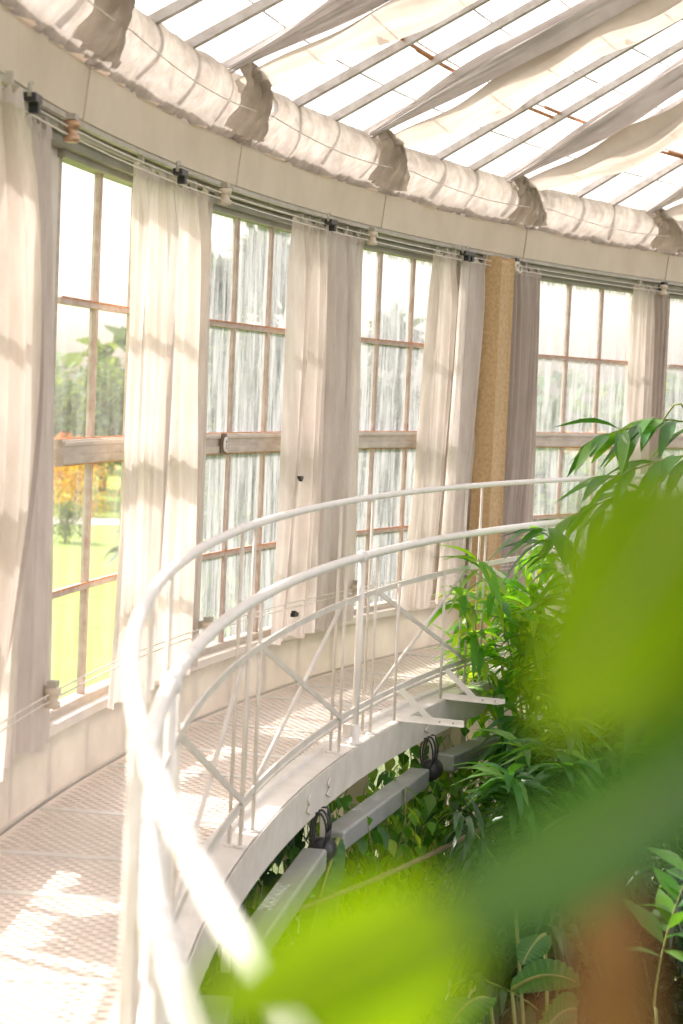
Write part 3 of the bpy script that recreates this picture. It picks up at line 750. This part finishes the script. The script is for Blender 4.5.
broad('philodendron', 'broad leaved plant catching light in the dark bed at the bottom right', 'plant', root,
      [(pxl(512,990,9.5), pxl(580,985,9.3), .15, up, .06), (pxl(545,935,9.8), pxl(522,965,9.6), .15, rt, .03), (pxl(490,1000,9.2), pxl(440,1045,9.0), .20, rt, .08), (pxl(515,900,9.8), pxl(480,928,9.7), .06, up, .03), (pxl(575,1010,9.0), pxl(535,1050,8.8), .2, up, .06)], 'ban', .02)
root = P(15.4, .50, -5)
broad('philodendron', 'broad leaved plant low at the bottom, left of centre', 'plant', root,
      [(pxl(300,1010,8.2), pxl(220,1000,8.0), .22, up, .1), (pxl(330,1010,8.4), pxl(400,1030,8.3), .22, up, .1), (pxl(240,985,8.6), pxl(205,1040,8.5), .2, rt, .1), (pxl(380,985,8.8), pxl(440,1010,8.7), .2, up, .08)], 'ban', .02)

# understory bushes filling the bed
def bush(label, c, rx, rz, n, Ln, W, mt, seed, nm='understory_bush'):
    r = random.Random(seed); lf = MB(); st = MB(); t = thing(nm, Vector((c.x, c.y, -5)), label, 'bush')
    for _ in range(10):
        q = c + Vector((r.uniform(-rx,rx)*.7, r.uniform(-rx,rx)*.7, rz*r.uniform(.1,.8)))
        st.tube([Vector((c.x, c.y, -5)), Vector((c.x, c.y, -5)).lerp(q, .5)+jit(r,.15), q], [.03,.02,.006], 6)
    for _ in range(n):
        d = jit(r,1); d.normalize(); s = r.random()**.4
        p = c + Vector((d.x*rx*s, d.y*rx*s, d.z*rz*s)); dd = Vector((d.x, d.y, d.z*.4-.2))+jit(r,.5)
        lf.leaf(p, dd, Vector((d.x*.5, d.y*.5, 1))+jit(r,.4), Ln*r.uniform(.6,1.2), W*r.uniform(.7,1.2), .9, .25, 4, .42)
    st.build('stems', M['bark'], t, True); lf.build('leaves', M[mt], t, True)
bs = [('dark bush deep below the walkway at the left', P(15.7,.47,-3.3),1.0,1.5,1500,.22,.10,'dark'),
      ('dark bush below the climber and the thin pole', P(15.6,.62,-3.4),1.1,1.5,1700,.20,.09,'dark'),
      ('shaded bush under the farther bracket', P(15.2,.78,-3.0),1.1,1.6,1800,.2,.08,'dark'),
      ('tall dark bush behind the bamboo at right', P(15.3,.92,-2.4),1.3,2.0,2200,.22,.09,'dark'),
      ('leafy bush beneath the philodendron in the lower right', P(14.6,.66,-3.6),1.2,1.5,1700,.2,.07,'dark'),
      ('low bush in the bottom right corner bed', P(13.7,.70,-3.2),1.2,1.7,1800,.2,.07,'bam'),
      ('bush at the right edge below the arching bamboo', P(13.6,.86,-2.2),1.4,2.0,2200,.24,.08,'dark'),
      ('dense dark bush in the bed directly behind the orange brown stem', P(14.1,.62,-3.6),1.3,1.6,2600,.22,.08,'dark'),
      ('dark bush low in the bed under the broad leaved plant', P(14.9,.55,-3.9),1.1,1.3,2000,.2,.08,'dark'),
      ('far dark bush against the lower wall', P(15.4,1.02,-2.6),1.0,2.2,1500,.22,.09,'dark')]
for i, (lb, c, rx, rz, n, l_, w_, mt) in enumerate(bs): bush(lb, c, rx, rz, n, l_, w_, mt, 60+i)

# ------------------------------------------------------------------ blurred foreground plant
D = .92
root = pxl(618, 1500, .75)
fg = thing('foreground_shrub', root, 'out of focus shrub with orange brown stem and big yellow green leaves in front', 'shrub')
x = MB(); x.tube([root, pxl(622,1120,.66), pxl(618,1000,.63), pxl(612,920,.62), pxl(600,860,.63), pxl(598,815,.64)], [.0128,.0126,.0124,.012,.008,.005], 14); x.build('main_stem', M['fstem'], fg, True)
x = MB(); x.tube([pxl(618,975,.63), pxl(580,1003,.61), pxl(520,1040,.6)], [.0045,.004,.0035], 10); x.build('side_branch', M['fstem'], fg, True)
x = MB(); x.tube([pxl(612,905,.62), pxl(640,850,.63), pxl(660,790,.64)], [.006,.0045,.0035], 10); x.build('side_branch', M['fstem'], fg, True)
KF = .66
def fleaf(b, m_, tp, W, side, mt, fold=.2):
    b, m_, tp = [EYE + (q-EYE)*KF for q in (b, m_, tp)]; W *= KF
    x = MB(); rib = MB(); n = 24; pts = []
    for i in range(n+1):
        t = i/n; pts.append((1-t)**2*b + 2*t*(1-t)*(2*m_-.5*(b+tp)) + t*t*tp)
    def fn(u, v):
        i = min(int(u*n), n-1); f = u*n-i; p = pts[i].lerp(pts[i+1], f); d = (pts[i+1]-pts[i]).normalized()
        s = (side - d*side.dot(d)).normalized(); nn = s.cross(d); w = W*.5*(sin(pi*(min(1, u*.97+.03))**.85)**.7); q = (v-.5)*2
        return p + s*(w*q) + nn*(abs(q)*w*fold)
    x.sheet(fn, 40, 8); o = x.build('leaf', M[mt], fg, True); rib.tube(pts, [.0016*(1-.7*i/n) for i in range(n+1)], 6); rib.build('midrib', M['stem'], o, True)
fleaf(pxl(720,470,.95), pxl(640,580,.92), pxl(545,745,.90), .085, rt+up*.7+fw*.3, 'fore')
fleaf(pxl(740,540,1.0), pxl(680,640,.98), pxl(600,745,.96), .075, rt+up*.6-fw*.3, 'fore')
fleaf(pxl(640,470,.98), pxl(625,560,.96), pxl(590,650,.95), .05, rt+fw*.4, 'fore')
fleaf(pxl(740,720,.95), pxl(575,850,.88), pxl(390,945,.84), .054, up+rt*.5+fw*.5, 'fored')
fleaf(pxl(720,760,.98), pxl(650,800,.96), pxl(575,880,.94), .075, up+rt*.6, 'fored')
fleaf(pxl(455,915,.80), pxl(335,962,.78), pxl(180,1022,.76), .055, up+rt*.4+fw*.4, 'fore')
fleaf(pxl(480,960,.80), pxl(380,1020,.78), pxl(260,1090,.76), .06, up+rt*.4-fw*.4, 'fore')
fleaf(pxl(720,640,1.0), pxl(690,730,.99), pxl(640,850,.98), .06, rt+up*.5, 'fored')

# ------------------------------------------------------------------ trees outside
def tree(label, a, dist, h, cw, mt, seed, kind='round', n=1500, nm='garden_tree'):
    r = random.Random(seed); b = P(dist, a, gz(dist)-.05); t = thing(nm, b, label, 'tree', 'trees in the garden outside')
    st = MB(); st.tube([b, b+Vector((.1,0,h*.4)), b+Vector((0,.1,h*.9))], [.03*h, .02*h, .004*h], 8)
    lf = MB()
    blobs = []
    for i in range(16):
        f = r.random()
        if kind == 'cone': zz = .12+.85*f; rr = cw*(1-f)*.95+.2
        else: zz = .35+.42*f; rr = cw*sin(pi*min(1, .25+f*.7))*.8
        an = r.uniform(0, 6.28); q = b + Vector((cos(an)*rr*.55, sin(an)*rr*.55, h*zz)); blobs.append((q, rr*.62+.2))
        st.tube([b+Vector((0,0,h*(zz-.15))), q], [.012*h, .003*h], 5)
    for _ in range(n):
        q, rr = r.choice(blobs); d = jit(r, 1); d.normalize(); p = q + d*rr*r.uniform(.5,1)
        s = h*.045*r.uniform(.7,1.3)
        lf.leaf(p, d+jit(r,.5)-Vector((0,0,.3)), Vector((0,0,1))+jit(r,.6), s*1.4, s*(.5 if kind == 'cone' else .9), .5, .2, 3, .4)
    st.build('trunk', M['bark'], t, True); lf.build('crown', M[mt], t, True)
def outdir(x, D_):      # ring angle and radius of a point D_ metres away in photo column x
    p = pxl(x, 440, D_); return math.atan2(p.y, -p.x), math.hypot(p.x, p.y)
tl = [(40,108,8.6,5,'tree',0,'hazy green tree seen through the left pane of the first window'),
      (104,118,9.0,6,'tree',0,'pale green tree seen through the right pane of the first window'),
      (60,102,4.6,2.2,'treer',0,'reddish autumn shrub seen through the first window'),
      (76,96,2.9,2.8,'treey',0,'yellow autumn shrub seen through the first window'),
      (68,80,1.9,1.2,'tree',0,'small round tree on the lawn outside the first window'),
      (218,58,10.6,3.2,'treec',1,'dark conifer outside at the left of the second window'),
      (262,50,11.2,3.4,'treec',1,'tall conifer outside behind the second window'),
      (302,72,8.5,4,'tree',0,'broad tree outside at the right of the second window'),
      (362,70,8.0,3.6,'tree',0,'leafy tree outside at the left of the third window'),
      (395,50,9.0,2.8,'treec',1,'conifer outside the middle of the third window'),
      (432,66,7.8,4,'tree',0,'broad green tree outside at the right of the third window'),
      (540,56,6.6,3.4,'tree',0,'green tree outside at the left of the fourth window'),
      (586,66,6.8,3.2,'treey',0,'autumn yellow tree outside the fourth window'),
      (622,52,6.4,3,'tree',0,'low tree outside at the right of the fourth window'),
      (685,60,6.8,3.5,'tree',0,'tree outside the fifth window')]
for i, (px_, d_, h, cw, mt, kd, lb) in enumerate(tl):
    a_, R_ = outdir(px_, d_); tree(lb, a_, R_, h, cw, mt, 200+i, 'cone' if kd else 'round', 2600 if kd else 1800)
# distant hedge
x = MB(); r3 = random.Random(9)
for i in range(5200):
    a_ = r3.uniform(-.1, 2.0); R_ = r3.uniform(138, 146); p = P(R_, a_, gz(R_)+r3.uniform(0, 1)*(8.0+1.6*sin(a_*23)+1.1*sin(a_*57)))
    x.leaf(p, jit(r3,1), Vector((0,0,1))+jit(r3,.6), 2.2, 1.8, .4, .2, 3, .4)
tag(x.build('distant_hedge', M['tree'], origin=P(142,.9,-5)), 'hazy line of trees far away across the lawn', 'trees', kind='stuff')

# ------------------------------------------------------------------ light
w = bpy.data.worlds.new('sky'); bpy.context.scene.world = w; w.use_nodes = True; nt = w.node_tree; nt.nodes.clear()
sk = nt.nodes.new('ShaderNodeTexSky'); sk.sky_type = 'NISHITA'; sk.sun_disc = False
AZ, EL = radians(-48), radians(42)
tr = Vector((cos(AZ)*cos(EL), sin(AZ)*cos(EL), -sin(EL)))       # travel direction of sunlight
sk.sun_elevation = EL; sk.sun_rotation = math.atan2(-tr.x, -tr.y); sk.air_density = 1.0; sk.dust_density = 3.5; sk.ozone_density = 1.0
bg = nt.nodes.new('ShaderNodeBackground'); bg.inputs[1].default_value = .42
wo = nt.nodes.new('ShaderNodeOutputWorld'); hs = nt.nodes.new('ShaderNodeHueSaturation'); hs.inputs['Saturation'].default_value = .35; nt.links.new(sk.outputs[0], hs.inputs['Color'])
mm = nt.nodes.new('ShaderNodeMix'); mm.data_type = 'RGBA'; mm.blend_type = 'MULTIPLY'; mm.inputs[0].default_value = 1; mm.inputs[7].default_value = (1.10, .97, .89, 1)
nt.links.new(hs.outputs[0], mm.inputs[6]); nt.links.new(mm.outputs[2], bg.inputs[0]); nt.links.new(bg.outputs[0], wo.inputs[0])
sl = bpy.data.lights.new('sun', 'SUN'); sl.energy = 6.2; sl.angle = radians(.55); sl.color = (1, .94, .88)
so = bpy.data.objects.new('sun', sl); C.objects.link(so); so.location = (-20, 20, 20); so.rotation_mode = 'QUATERNION'; so.rotation_quaternion = tr.to_track_quat('-Z', 'Y')
sc = bpy.context.scene
vs = sc.view_settings; vs.view_transform = 'Standard'; vs.look = 'None'; vs.gamma = 1; vs.use_curve_mapping = False; vs.exposure = .3
try:
    sc.cycles.transparent_max_bounces = 24; sc.cycles.max_bounces = 10; sc.cycles.diffuse_bounces = 5; sc.cycles.transmission_bounces = 8
except Exception: pass
